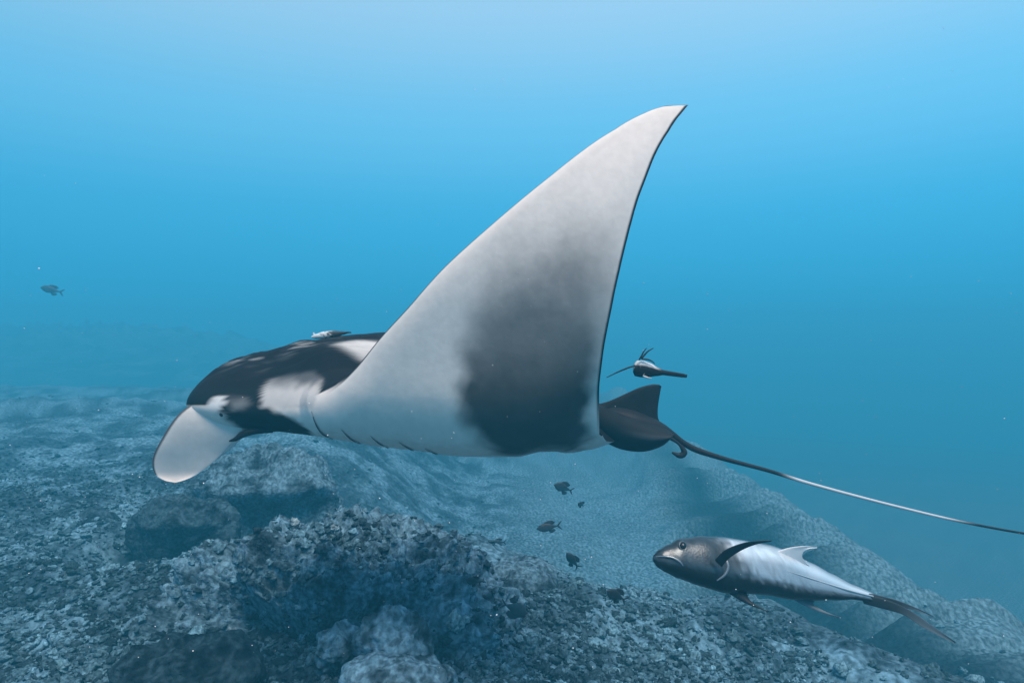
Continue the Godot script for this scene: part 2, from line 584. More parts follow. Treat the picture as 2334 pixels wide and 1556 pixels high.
func skin_paint(w: Vector3, p: Vector2, under: bool, dl: float, dt: float) -> Color:
	var white := Color(0.83, 0.745, 0.695)
	var black := Color(0.014, 0.015, 0.018)
	var m := Vector2(CX + F * w.x / 2.35, CY - F * w.y / 2.35)      # the side view of the body, the same for both sides
	if w.x < -0.55: m = Vector2(CX + F * w.x / 2.52, CY - F * w.y / 2.52)
	var blot := nz.get_noise_3dv(w * 5.0) * 0.6 + nz.get_noise_3dv(w * 14.0) * 0.4
	var c := black
	if under:
		c = white * (1.0 + 0.022 * blot)
		var spot := m + Vector2(nz.get_noise_3dv(w * 7.0), nz.get_noise_3dv(w * 7.0 + Vector3(5, 5, 5))) * 24.0
		var smoke := patch(spot, P_SMOKE, 95.0) * (0.66 + 0.3 * blot) * smoothstep(420.0, 640.0, spot.y)
		c = c.lerp(Color(0.15, 0.152, 0.155), clampf(smoke, 0.0, 0.85))
		c = c.lerp(Color(0.070, 0.071, 0.073) * (1.0 + 0.3 * blot), patch(spot, P_DARK, 30.0 + 34.0 * smoothstep(850.0, 650.0, m.y)) * (0.12 + 0.88 * smoothstep(590.0, 900.0, spot.y)))
		var edge := smoothstep(0.012, 0.005, dt) * smoothstep(0.2, 0.35, p.y)
		edge = maxf(edge, smoothstep(0.004, 0.001, dl) * smoothstep(0.36, 0.45, p.y))
		c = c.lerp(black, edge)
	else:
		# pale shoulder bars on the back
		var bar := patch(Vector2(w.x, p.y), PackedVector2Array([Vector2(-0.70, 0.18), Vector2(-0.60, 0.145), Vector2(-0.48, 0.135), Vector2(-0.44, 0.25), Vector2(-0.58, 0.245)]), 0.02)
		c = c.lerp(Color(0.60, 0.60, 0.60), clampf(bar * (1.0 + 0.3 * blot), 0.0, 1.0))
		# pale streaks along the top of the head
		var streak := smoothstep(0.12, 0.42, nz.get_noise_3d(w.x * 5.0 + p.y * 10.0, p.y * 75.0, 3.0)) * bump2(w.x, p.y, -0.93, 0.09, 0.34, 0.12, 0.8)
		c = c.lerp(Color(0.45, 0.46, 0.47), clampf(streak, 0.0, 0.5))
	if w.x < -0.55:
		var spot := m + Vector2(nz.get_noise_3dv(w * 16.0), nz.get_noise_3dv(w * 16.0 + Vector3(5, 5, 5))) * 10.0
		if under or m.y > 885:
			if m.x < 600 and not under: c = white.lerp(black, smoothstep(470, 480, m.x)) if m.y > 926 else black
			c = c.lerp(black * 1.1, patch(spot, P_MOUTH, 9.0))
			c = c.lerp(black * 1.1, smoothstep(600, 660, m.x) * 0.0)
		var lobe := patch(m.lerp(spot, 0.5), P_LOBE, 5.0)
		c = c.lerp(Color(0.54, 0.52, 0.51).lerp(Color(0.11, 0.115, 0.125), smoothstep(892, 858, spot.y)), lobe)
		c = c.lerp(Color(0.74, 0.74, 0.74), patch(m, P_EYE, 4.0))
		c = c.lerp(Color(0.22, 0.225, 0.23), patch(spot, P_CHEEK, 12.0) * 0.85)
	return Color(c.r, c.g, c.b)

func build_manta() -> void:
	prepare_manta()
	for k in 241:
		edge_lead.append(lead_point(k / 240.0))
		edge_trail.append(trail_point(k / 240.0))
	var root := thing("manta_ray", "huge manta ray with raised pale wing, black back and long whip tail", "manta ray", ORIGIN)
	const NQ := 160
	const NV := 70
	var s := Shape.new()
	var half: Array = []          # rows for one side: positions and colours
	for j in NQ + 1:
		var q := 0.30 * j / 34.0 if j <= 34 else (0.30 + 0.20 * (j - 34) / 60.0 if j <= 94 else 0.50 + 0.50 * (j - 94) / 66.0)
		var l := lead_point(q)
		var t := trail_point(q)
		var row: Array = []
		for k in 2 * NV:
			var under := k > NV
			var v := 0.5 - 0.5 * cos(PI * float(k if not under else 2 * NV - k) / NV)
			v = lerpf(v, v * v, 0.35)
			var p := l.lerp(t, v)
			var dl := edge_distance(p, edge_lead)
			var dt := edge_distance(p, edge_trail)
			var w := skin_point(p, 1.0, under)
			w.y += 0.004 * nz.get_noise_3dv(w * 6.0) * minf(dl / 0.05, 1.0)
			var low := under or (k == 0 and false)
			row.append([w, skin_paint(w, p, low, dl, dt)])
		half.append(row)
	for j in range(-NQ, NQ + 1):
		for cell in half[absi(j)]:
			var w: Vector3 = cell[0]
			if j < 0: w.z = 2.0 * MZ - w.z
			s.add(w - ORIGIN, cell[1])
	s.grid(0, 2 * NQ + 1, 2 * NV, true)
	part("body", s.done(mat_skin), root)

	# cephalic fins: broad paddles that hang before the mouth
	var fin_paint := func(u: float, v: float, p: Vector3) -> Color:
		var k := 1.0 + 0.04 * nz.get_noise_3dv(p * 9.0)
		var c := Color(0.70, 0.665, 0.64) * k
		if v < 0.025 and u < 0.7: c = Color(0.10, 0.10, 0.105)
		return c.lerp(Color(0.016, 0.017, 0.02), smoothstep(0.05, 0.0, u) * smoothstep(0.75, 0.4, v))
	for sd in [1.0, -1.0]:
		var d := 2.53
		var lead: Array = []
		var trail: Array = []
		for px in [[462, 905, 0.17], [405, 945, 0.21], [364, 1006, 0.22], [347, 1046, 0.215], [352, 1079, 0.205], [372, 1094, 0.20], [395, 1099, 0.195]]:
			lead.append(at(px[0], px[1], -MZ - px[2]))
		for px in [[566, 955, 0.17], [536, 998, 0.17], [507, 1033, 0.155], [475, 1062, 0.155], [448, 1081, 0.16], [425, 1092, 0.175], [402, 1099, 0.19]]:
			trail.append(at(px[0], px[1], -MZ - px[2]))
		if sd < 0:
			for k in lead.size():
				lead[k] = Vector3(lead[k].x - 0.05, lead[k].y + 0.015, 2.0 * MZ - lead[k].z)
				trail[k] = Vector3(trail[k].x - 0.05, trail[k].y + 0.015, 2.0 * MZ - trail[k].z)
		part("cephalic_fin", fin(lead, trail, 0.026, mat_skin, fin_paint, ORIGIN, -0.016 * sd, 34, 20), root)
		# lower lip fold at the corner of the mouth
		var lip: Array = []
		for px in [[622, 984, 0.17], [585, 982, 0.19], [556, 988, 0.195], [537, 1000, 0.195], [522, 1005, 0.19]]:
			var w := at(px[0], px[1], -MZ - px[2])
			if sd < 0: w.z = 2.0 * MZ - w.z
			lip.append(w)
		part("lip_fold", tube(lip, [0.004, 0.012, 0.014, 0.009, 0.003], mat_dark, func(_t, _w, _p): return Color(0.018, 0.019, 0.022), ORIGIN, 24, 10), root)
		# eye
		var e := part("eye", ball(0.012, mat_eye, Color(0.006, 0.006, 0.007)), root)
		var ew := at(506, 943, -MZ - 0.214)
		if sd < 0: ew.z = 2.0 * MZ - ew.z
		e.position = ew - ORIGIN
		# gill slits: five curved grooves under each side of the throat
		for g in 5:
			var sl := Shape.new()
			var x0: float = [-0.735, -0.625, -0.52, -0.42, -0.33][g]
			for a in 13:
				var f := a / 12.0
				var sp := lerpf(0.09, [0.325, 0.30, 0.285, 0.265, 0.24][g], f)
				var wd := 0.0075 * sin(PI * clampf(f, 0.03, 0.97)) + 0.001
				for k in [-1.0, 0.0, 1.0]:
					var w := skin_point(Vector2(x0 + 0.03 * sin(PI * f) + wd * k, sp), sd, true, 0.0015 if k == 0.0 else (0.004 if k > 0 else 0.001))
					sl.add(w - ORIGIN, Color(0.02, 0.021, 0.024) if k <= 0.0 else Color(0.30, 0.30, 0.30))
			sl.grid(0, 13, 3)
			part("gill_slit", sl.done(mat_skin), root)
		# pelvic fin: rounded dark lobe at the stern
		var pl: Array = []
		var pt: Array = []
		for px in [[1340, 915], [1385, 930], [1430, 948], [1480, 964], [1520, 978], [1534, 990]]:
			pl.append(at(px[0], px[1], -MZ - 0.085))
		for px in [[1352, 985], [1388, 1012], [1425, 1026], [1470, 1029], [1510, 1016], [1533, 996]]:
			pt.append(at(px[0], px[1], -MZ - 0.09))
		if sd < 0:
			for k in pl.size():
				pl[k].z = 2.0 * MZ - pl[k].z
				pt[k].z = 2.0 * MZ - pt[k].z
		part("pelvic_fin", fin(pl, pt, 0.04, mat_skin, func(u, v, p): return Color(0.018, 0.02, 0.024).lerp(Color(0.07, 0.076, 0.085), bump2(u, v, 0.62, 0.45, 0.4, 0.16, 0.8) + 0.1 * nz.get_noise_3dv(p * 20.0)), ORIGIN, -0.045 * sd, 30, 18), root)
	# dorsal fin
	var dl: Array = []
	var dt: Array = []
	for px in [[1345, 925], [1385, 915], [1420, 900], [1455, 884], [1485, 876], [1502, 876]]:
		dl.append(at(px[0], px[1], -MZ))
	for px in [[1500, 968], [1504, 962], [1500, 950], [1500, 928], [1504, 900], [1508, 880]]:
		dt.append(at(px[0], px[1], -MZ))
	part("dorsal_fin", fin(dl, dt, 0.03, mat_dark, func(_u, _v, p): return Color(0.017, 0.018, 0.021) * (1.0 + 0.4 * nz.get_noise_3dv(p * 12.0)), ORIGIN, 0.0, 24, 14), root)
	# whip tail
	var tp: Array = []
	for px in [[1330, 945], [1385, 962], [1440, 972], [1500, 981], [1530, 990], [1556, 1008], [1590, 1026], [1660, 1048], [1750, 1072], [1840, 1100], [1950, 1130], [2060, 1158], [2170, 1184], [2280, 1206], [2390, 1224], [2480, 1236]]:
		tp.append(at(px[0], px[1], 2.75 - 0.0002 * (px[0] - 1440)))
	part("tail", tube(tp, [0.03, 0.07, 0.072, 0.04, 0.018, 0.013, 0.0125, 0.0095, 0.0078, 0.0068, 0.006, 0.0055, 0.005, 0.0045, 0.004, 0.002], mat_dark, func(t, _w, _p): return Color(0.016, 0.017, 0.02).lerp(Color(0.55, 0.58, 0.6), smoothstep(0.55, 0.59, t) * smoothstep(0.84, 0.78, t)), ORIGIN, 160, 12), root)
	# clasper that hangs below the tail's root
	var ca: Array = []
	for px in [[1528, 998], [1548, 1012], [1560, 1030], [1550, 1038], [1532, 1031]]:
		ca.append(at(px[0], px[1], 2.70))
	part("clasper", tube(ca, [0.008, 0.006, 0.013, 0.012, 0.004], mat_dark, func(_t, _w, _p): return Color(0.02, 0.021, 0.024), ORIGIN, 30, 10), root)

# ------------------------------------------------------------------ fish
func build_trevally() -> void:
	var nose := at(1490, 1272, 2.20)
	var stern := at(1995, 1363, 2.34)
	var o := thing("trevally", "big silver trevally with dark head and shade painted on its belly swimming below the manta's tail", "fish", nose)
	var ax := (stern - nose).normalized()
	var view := ((nose + stern) * 0.5).normalized()
	var side := (-view - ax * (-view).dot(ax)).normalized()
	side = side.rotated(ax, deg_to_rad(-14.0))
	var up := side.cross(ax).normalized()
	if up.y < 0: up = -up
	var basis_ := Basis(ax, up, ax.cross(up))
	var holder := basis_
	var L := nose.distance_to(stern)
	var upper := [[0.0, 0.012], [0.02, 0.036], [0.06, 0.062], [0.11, 0.095], [0.21, 0.122], [0.31, 0.134], [0.41, 0.136], [0.51, 0.138], [0.6, 0.128], [0.7, 0.098], [0.8, 0.068], [0.9, 0.038], [1.0, 0.018]]
	var lower := [[0.0, 0.012], [0.02, 0.032], [0.06, 0.045], [0.11, 0.058], [0.21, 0.073], [0.31, 0.083], [0.41, 0.070], [0.51, 0.062], [0.6, 0.064], [0.7, 0.054], [0.8, 0.038], [0.9, 0.021], [1.0, 0.018]]
	var width := [[0.0, 0.008], [0.03, 0.03], [0.1, 0.052], [0.22, 0.068], [0.36, 0.075], [0.5, 0.066], [0.7, 0.042], [0.88, 0.018], [1.0, 0.012]]
	var paint := func(t: float, cy: float, cz: float) -> Color:
		var k := 0.75 * nz.get_noise_3d(t * 26.0, cy * 4.0, cz * 3.0) + 0.5 * nz.get_noise_3d(t * 70.0, cy * 14.0, cz * 9.0)
		var silver := (Color(0.40, 0.44, 0.48) + Color(0.45, 0.45, 0.44) * bump2(cy, 0.0, 0.60 - 0.25 * smoothstep(0.5, 1.0, t), 0.0, 0.42, 1.0, 1.0)) * (1.0 + 0.45 * k * smoothstep(0.75, 0.5, t))  # bright band on the upper flank is a highlight painted into the silver
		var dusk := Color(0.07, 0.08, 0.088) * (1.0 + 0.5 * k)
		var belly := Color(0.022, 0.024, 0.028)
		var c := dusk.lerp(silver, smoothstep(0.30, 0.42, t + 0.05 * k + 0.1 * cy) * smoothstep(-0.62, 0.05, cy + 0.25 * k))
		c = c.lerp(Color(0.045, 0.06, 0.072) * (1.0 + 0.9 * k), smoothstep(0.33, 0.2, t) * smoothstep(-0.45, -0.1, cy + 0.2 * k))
		c = c.lerp(belly, smoothstep(-0.15, -0.55, cy + 0.18 * k + 0.28 * smoothstep(0.3, 0.7, t)))  # shade of the underside painted into the body colour
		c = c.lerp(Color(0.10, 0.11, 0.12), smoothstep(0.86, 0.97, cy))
		return c.lerp(Color(0.03, 0.032, 0.036), smoothstep(0.97, 1.0, t))
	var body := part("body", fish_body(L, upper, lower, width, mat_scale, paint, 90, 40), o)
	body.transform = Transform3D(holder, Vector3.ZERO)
	# eyes, jaw line, gill cover edge on both flanks
	for sd in [1.0, -1.0]:
		var e := part("eye", ball(0.0115, mat_eye, Color(0.01, 0.01, 0.012)), o)
		var zt: float = 0.046 * sd
		e.position = holder * Vector3(0.103 * L, 0.056 * L, zt * L * 0.93)
		var rim := Shape.new()
		for a in 25:
			for k in 6:
				var g := TAU * a / 24.0
				var h := TAU * k / 6.0
				rim.add(Vector3((0.0135 + 0.0025 * cos(h)) * cos(g), (0.0135 + 0.0025 * cos(h)) * sin(g), 0.003 * sin(h)), Color(0.13, 0.15, 0.165))
		rim.grid(0, 25, 6, true)
		var ri := part("eye_ring", rim.done(mat_scale), e)
		ri.transform = Transform3D(holder, holder * Vector3(0, 0, zt * L * 0.07))
		var jaw: Array = []
		for q in [[0.004, 0.004, 0.012], [0.03, 0.006, 0.0335], [0.06, 0.004, 0.0445], [0.085, -0.008, 0.0505], [0.1, -0.022, 0.0515]]:
			jaw.append(holder * Vector3(q[0] * L, q[1] * L, sd * q[2] * L))
		part("jaw", tube(jaw, [0.002, 0.0032, 0.004, 0.004, 0.0015], mat_scale, func(_t, _w, _p): return Color(0.24, 0.27, 0.30), Vector3.ZERO, 20, 8), o)
		var gill: Array = []
		for q in [[0.235, 0.075, 0.047], [0.265, 0.045, 0.063], [0.28, 0.005, 0.0715], [0.268, -0.03, 0.0675], [0.24, -0.055, 0.055]]:
			gill.append(holder * Vector3(q[0] * L, q[1] * L, sd * q[2] * L))
		part("gill_cover", tube(gill, [0.002, 0.005, 0.006, 0.005, 0.002], mat_scale, func(_t, _w, _p): return Color(0.22, 0.25, 0.28), Vector3.ZERO, 24, 8), o)
	# fins
	var dark := func(_u: float, _v: float, _p: Vector3) -> Color: return Color(0.02, 0.021, 0.024)
	var pale := func(u: float, v: float, _p: Vector3) -> Color: return Color(0.92, 0.92, 0.93).lerp(Color(0.5, 0.55, 0.6), smoothstep(0.7, 1.0, v) * (1.0 - u) * 0.5)
	var blue := func(u: float, v: float, _p: Vector3) -> Color: return Color(0.12, 0.16, 0.19).lerp(Color(0.55, 0.6, 0.65), smoothstep(0.5, 1.0, u) * smoothstep(0.4, 0.9, v))
	var tailc := func(u: float, _v: float, _p: Vector3) -> Color: return Color(0.03, 0.032, 0.036).lerp(Color(0.10, 0.13, 0.15), smoothstep(0.35, 0.9, u))
	_fish_fin("pectoral_fin", o, nose, [[1630, 1275, 2.165], [1652, 1254, 2.14], [1688, 1239, 2.12], [1722, 1233, 2.10], [1758, 1232, 2.09]], [[1646, 1292, 2.165], [1662, 1273, 2.15], [1691, 1254, 2.13], [1723, 1241, 2.105], [1759, 1234, 2.09]], 0.012, dark)
	_fish_fin("pectoral_fin", o, nose, [[1650, 1285, 2.36], [1662, 1262, 2.40], [1690, 1255, 2.44], [1720, 1252, 2.48]], [[1675, 1305, 2.36], [1685, 1285, 2.40], [1700, 1265, 2.44], [1721, 1254, 2.48]], 0.01, dark)
	_fish_fin("pelvic_fin", o, nose, [[1640, 1322, 2.24], [1660, 1350, 2.22], [1692, 1371, 2.21], [1722, 1384, 2.20], [1754, 1393, 2.20]], [[1702, 1336, 2.24], [1704, 1356, 2.22], [1712, 1369, 2.21], [1730, 1382, 2.20], [1755, 1395, 2.20]], 0.012, dark)
	_fish_fin("dorsal_fin", o, nose, [[1768, 1258, 2.29], [1795, 1249, 2.285], [1822, 1245, 2.28], [1845, 1245, 2.28], [1863, 1247, 2.28]], [[1846, 1290, 2.30], [1830, 1272, 2.29], [1832, 1258, 2.285], [1846, 1250, 2.28], [1863, 1249, 2.28]], 0.008, pale)
	_fish_fin("anal_fin", o, nose, [[1790, 1350, 2.30], [1812, 1368, 2.29], [1848, 1386, 2.28], [1885, 1400, 2.27], [1916, 1409, 2.27]], [[1865, 1362, 2.31], [1855, 1376, 2.295], [1872, 1388, 2.285], [1895, 1400, 2.275], [1917, 1410, 2.27]], 0.008, blue)
	_fish_fin("tail_fin", o, nose, [[1965, 1348, 2.33], [2010, 1358, 2.34], [2050, 1369, 2.35], [2090, 1385, 2.36], [2128, 1404, 2.37]], [[1975, 1372, 2.33], [2020, 1378, 2.34], [2058, 1384, 2.35], [2095, 1394, 2.36], [2129, 1406, 2.37]], 0.014, tailc)
	_fish_fin("tail_fin", o, nose, [[1965, 1352, 2.33], [2015, 1364, 2.33], [2065, 1385, 2.34], [2115, 1418, 2.35], [2180, 1463, 2.36]], [[1970, 1376, 2.33], [2020, 1389, 2.33], [2062, 1402, 2.33], [2105, 1430, 2.34], [2176, 1466, 2.36]], 0.014, tailc)
	# low ridge of hardened scutes along the tail's flank
	var sc: Array = []
	for q in [[0.55, 0.03, 0.060], [0.7, 0.018, 0.0425], [0.85, 0.008, 0.0235], [0.98, 0.002, 0.0145]]:
		sc.append(holder * Vector3(q[0] * L, q[1] * L, q[2] * L))
	part("scute_row", tube(sc, [0.001, 0.002, 0.0035, 0.003], mat_scale, func(_t, _w, _p): return Color(0.70, 0.72, 0.74), Vector3.ZERO, 30, 8), o)

func _fish_fin(called: String, o: Node3D, off: Vector3, lead_px: Array, trail_px: Array, th: float, paint: Callable) -> void:
	var a: Array = []
	var b: Array = []
	for q in lead_px: a.append(at(q[0], q[1], q[2]))
	for q in trail_px: b.append(at(q[0], q[1], q[2]))
	part(called, fin(a, b, th, mat_fin, paint, off, 0.004, 24, 10), o)

# A small reef fish along x, nose at -0.5, tail at +0.5, one metre long; scaled when placed.
func make_small_fish(tall: float, col: Color) -> Node3D:
	var o := Node3D.new()
	var up := [[0.0, 0.01], [0.05, 0.06], [0.2, tall * 0.40], [0.4, tall * 0.5], [0.62, tall * 0.42], [0.85, tall * 0.18], [1.0, 0.035]]
	var lo := [[0.0, 0.01], [0.05, 0.05], [0.2, tall * 0.36], [0.4, tall * 0.5], [0.62, tall * 0.40], [0.85, tall * 0.17], [1.0, 0.035]]
	var wd := [[0.0, 0.01], [0.1, 0.06], [0.3, 0.10], [0.6, 0.08], [0.9, 0.025], [1.0, 0.015]]
	var paint := func(t: float, cy: float, _cz: float) -> Color: return col * (1.0 + 0.5 * smoothstep(0.2, -0.8, cy) + 0.3 * nz.get_noise_2d(t * 30.0, cy * 6.0))
	var b := part("body", fish_body(0.80, up, lo, wd, mat_fish, paint, 24, 16), o)
	b.position = Vector3(-0.5, 0, 0)
	var fp := func(_u: float, _v: float, _p: Vector3) -> Color: return col * 0.9
	part("tail_fin", fin([Vector3(0.26, 0.0, 0), Vector3(0.34, 0.06, 0), Vector3(0.42, 0.13, 0), Vector3(0.50, 0.17, 0)], [Vector3(0.27, -0.03, 0), Vector3(0.37, 0.0, 0), Vector3(0.43, 0.06, 0), Vector3(0.5, 0.155, 0)], 0.02, mat_fish, fp, Vector3.ZERO, 0.0, 8, 6), o)
	part("tail_fin", fin([Vector3(0.26, 0.0, 0), Vector3(0.34, -0.06, 0), Vector3(0.42, -0.13, 0), Vector3(0.50, -0.17, 0)], [Vector3(0.27, 0.03, 0), Vector3(0.37, 0.0, 0), Vector3(0.43, -0.06, 0), Vector3(0.5, -0.155, 0)], 0.02, mat_fish, fp, Vector3.ZERO, 0.0, 8, 6), o)
	part("dorsal_fin", fin([Vector3(-0.26, tall * 0.3, 0), Vector3(-0.12, tall * 0.52, 0), Vector3(0.08, tall * 0.58, 0), Vector3(0.24, tall * 0.40, 0)], [Vector3(0.18, tall * 0.2, 0), Vector3(0.2, tall * 0.26, 0), Vector3(0.21, tall * 0.32, 0), Vector3(0.25, tall * 0.36, 0)], 0.03, mat_fish, fp, Vector3.ZERO, 0.0, 8, 6), o)
	part("anal_fin", fin([Vector3(-0.05, -tall * 0.3, 0), Vector3(0.04, -tall * 0.54, 0), Vector3(0.14, -tall * 0.52, 0), Vector3(0.24, -tall * 0.38, 0)], [Vector3(0.18, -tall * 0.2, 0), Vector3(0.2, -tall * 0.26, 0), Vector3(0.21, -tall * 0.3, 0), Vector3(0.25, -tall * 0.34, 0)], 0.03, mat_fish, fp, Vector3.ZERO, 0.0, 8, 6), o)
	return o

func build_small_fish() -> void:
	var protos := [make_small_fish(0.52, Color(0.022, 0.026, 0.03)), make_small_fish(0.42, Color(0.024, 0.028, 0.032)), make_small_fish(0.66, Color(0.032, 0.045, 0.055))]
	# px, py, length px, distance, tilt (degrees, nose up positive), turn about its own height, proto, label
	var rows := [
		[1285, 1112, 52, 6.2, 22, 15, 0, "oval dark fish closest below the manta's belly, nose up left"],
		[1325, 1150, 32, 6.6, 40, 48, 0, "tiny dark fish just below right of the oval dark fish"],
		[1252, 1201, 60, 5.4, -6, 10, 1, "dark fish swimming level over the sand right of the big boulder"],
		[1136, 1236, 40, 6.5, 4, 20, 1, "faint hazy fish low behind the crest of the big boulder"],
		[1306, 1278, 60, 4.6, 55, 25, 1, "slim dark fish climbing steeply over the pale sand"],
		[1406, 1358, 62, 3.3, 32, 18, 0, "dark fish near the sea floor in front of the trevally's snout"],
		[1172, 1386, 66, 3.05, 196, 14, 2, "deep bodied brown fish beside the right flank of the big boulder"],
		[1080, 1325, 46, 3.1, 25, 30, 0, "small dark fish against the upper right flank of the big boulder"],
		[118, 661, 50, 14.0, 14, 12, 1, "lone hazy blue fish high in the open water before the manta's head"],
	]
	for r in rows:
		var o: Node3D = protos[r[6]].duplicate()
		o.name = numbered("reef_fish")
		add_child(o, true)
		var size: float = r[2] * r[3] / F
		o.transform = Transform3D(Basis(Vector3(0, 0, 1), deg_to_rad(-r[4])) * Basis(Vector3(0, 1, 0), deg_to_rad(r[5])) * Basis.from_scale(Vector3.ONE * size), at(r[0], r[1], r[3]))
		tag(o, r[7], "fish", "small dark fish over the reef")
	for p in protos: p.free()

func build_pilot() -> void:
	# the odd little fish that trails threads above the manta's dorsal fin
	var d := 2.45
	var off := at(1500, 845, d)
	var o := thing("pilot_fish", "small dark fish with pale back trailing thin threads above the manta's dorsal fin", "fish", off)
	var pal := func(t: float, cy: float, cz: float) -> Color:
		return Color(0.018, 0.019, 0.022).lerp(Color(0.66, 0.68, 0.7), smoothstep(0.30, 0.62, cy + 0.12 * nz.get_noise_2d(t * 40.0, cz * 8.0)) * smoothstep(0.55, 0.30, t))
	var a := at(1445, 838, d)
	var b := at(1566, 857, d)
	var ax := (b - a).normalized()
	var up := Vector3.BACK.cross(ax).normalized()
	var body := part("body", fish_body(a.distance_to(b), [[0.0, 0.09], [0.04, 0.14], [0.15, 0.16], [0.3, 0.13], [0.45, 0.07], [0.56, 0.045], [0.9, 0.038], [1.0, 0.03]], [[0.0, 0.09], [0.04, 0.15], [0.15, 0.155], [0.3, 0.13], [0.45, 0.085], [0.56, 0.05], [0.9, 0.04], [1.0, 0.03]], [[0.0, 0.06], [0.1, 0.1], [0.3, 0.09], [0.5, 0.04], [1.0, 0.015]], mat_dark, pal, 40, 20), o)
	body.transform = Transform3D(Basis(ax, up, ax.cross(up)), a - off)
	for th in [[[1448, 833], [1432, 838], [1410, 847], [1383, 860]], [[1457, 820], [1462, 812], [1467, 802], [1474, 793]], [[1462, 818], [1470, 808], [1478, 800], [1490, 793]], [[1464, 818], [1476, 819], [1486, 823], [1493, 829]]]:
		var pts: Array = []
		for q in th: pts.append(at(q[0], q[1], d - 0.02))
		part("thread", tube(pts, [0.0028, 0.0032, 0.0026, 0.0014], mat_dark, func(_t, _w, _p): return Color(0.03, 0.032, 0.036), off, 20, 6), o)
	var fe: Array = [at(1466, 856, d - 0.03), at(1474, 860, d - 0.035), at(1486, 862, d - 0.03)]
	part("pectoral_fin", tube(fe, [0.003, 0.004, 0.001], mat_fish, func(_t, _w, _p): return Color(0.5, 0.52, 0.55), off, 12, 6), o)
	# remora riding on the manta's back
	var c := at(709, 768, 2.72)
	var e := at(792, 757, 2.74)
	var r := thing("remora", "small pale remora clinging to the top of the manta's back", "fish", c)
	var rax := (e - c).normalized()
	var rup := Vector3.BACK.cross(rax).normalized()
	var rb := part("body", fish_body(c.distance_to(e), [[0.0, 0.02], [0.1, 0.06], [0.35, 0.11], [0.6, 0.1], [0.85, 0.05], [1.0, 0.02]], [[0.0, 0.02], [0.1, 0.07], [0.4, 0.1], [0.7, 0.09], [1.0, 0.02]], [[0.0, 0.03], [0.2, 0.09], [0.5, 0.09], [0.8, 0.05], [1.0, 0.01]], mat_fish, func(t, cy, cz): return Color(0.62, 0.66, 0.68).lerp(Color(0.03, 0.033, 0.037), smoothstep(-0.1, 0.15, t - 0.42 + 0.35 * nz.get_noise_3d(t * 12.0, cy * 9.0, cz * 9.0))), 32, 16), r)
	rb.transform = Transform3D(Basis(rax, rup, rax.cross(rup)), Vector3.ZERO)
	part("dorsal_fin", fin([at(714, 768, 2.72), at(713, 763, 2.72), at(713, 758, 2.72)], [at(722, 764, 2.72), at(718, 761, 2.72), at(715, 757, 2.72)], 0.004, mat_fish, func(_u, _v, _p): return Color(0.65, 0.68, 0.7), c, 0.0, 6, 6), r)
	part("tail_fin", fin([at(780, 756, 2.74), at(792, 755, 2.74), at(800, 756, 2.74)], [at(782, 763, 2.74), at(792, 760, 2.74), at(801, 759, 2.74)], 0.004, mat_fish, func(_u, _v, _p): return Color(0.06, 0.065, 0.07), c, 0.0, 6, 6), r)

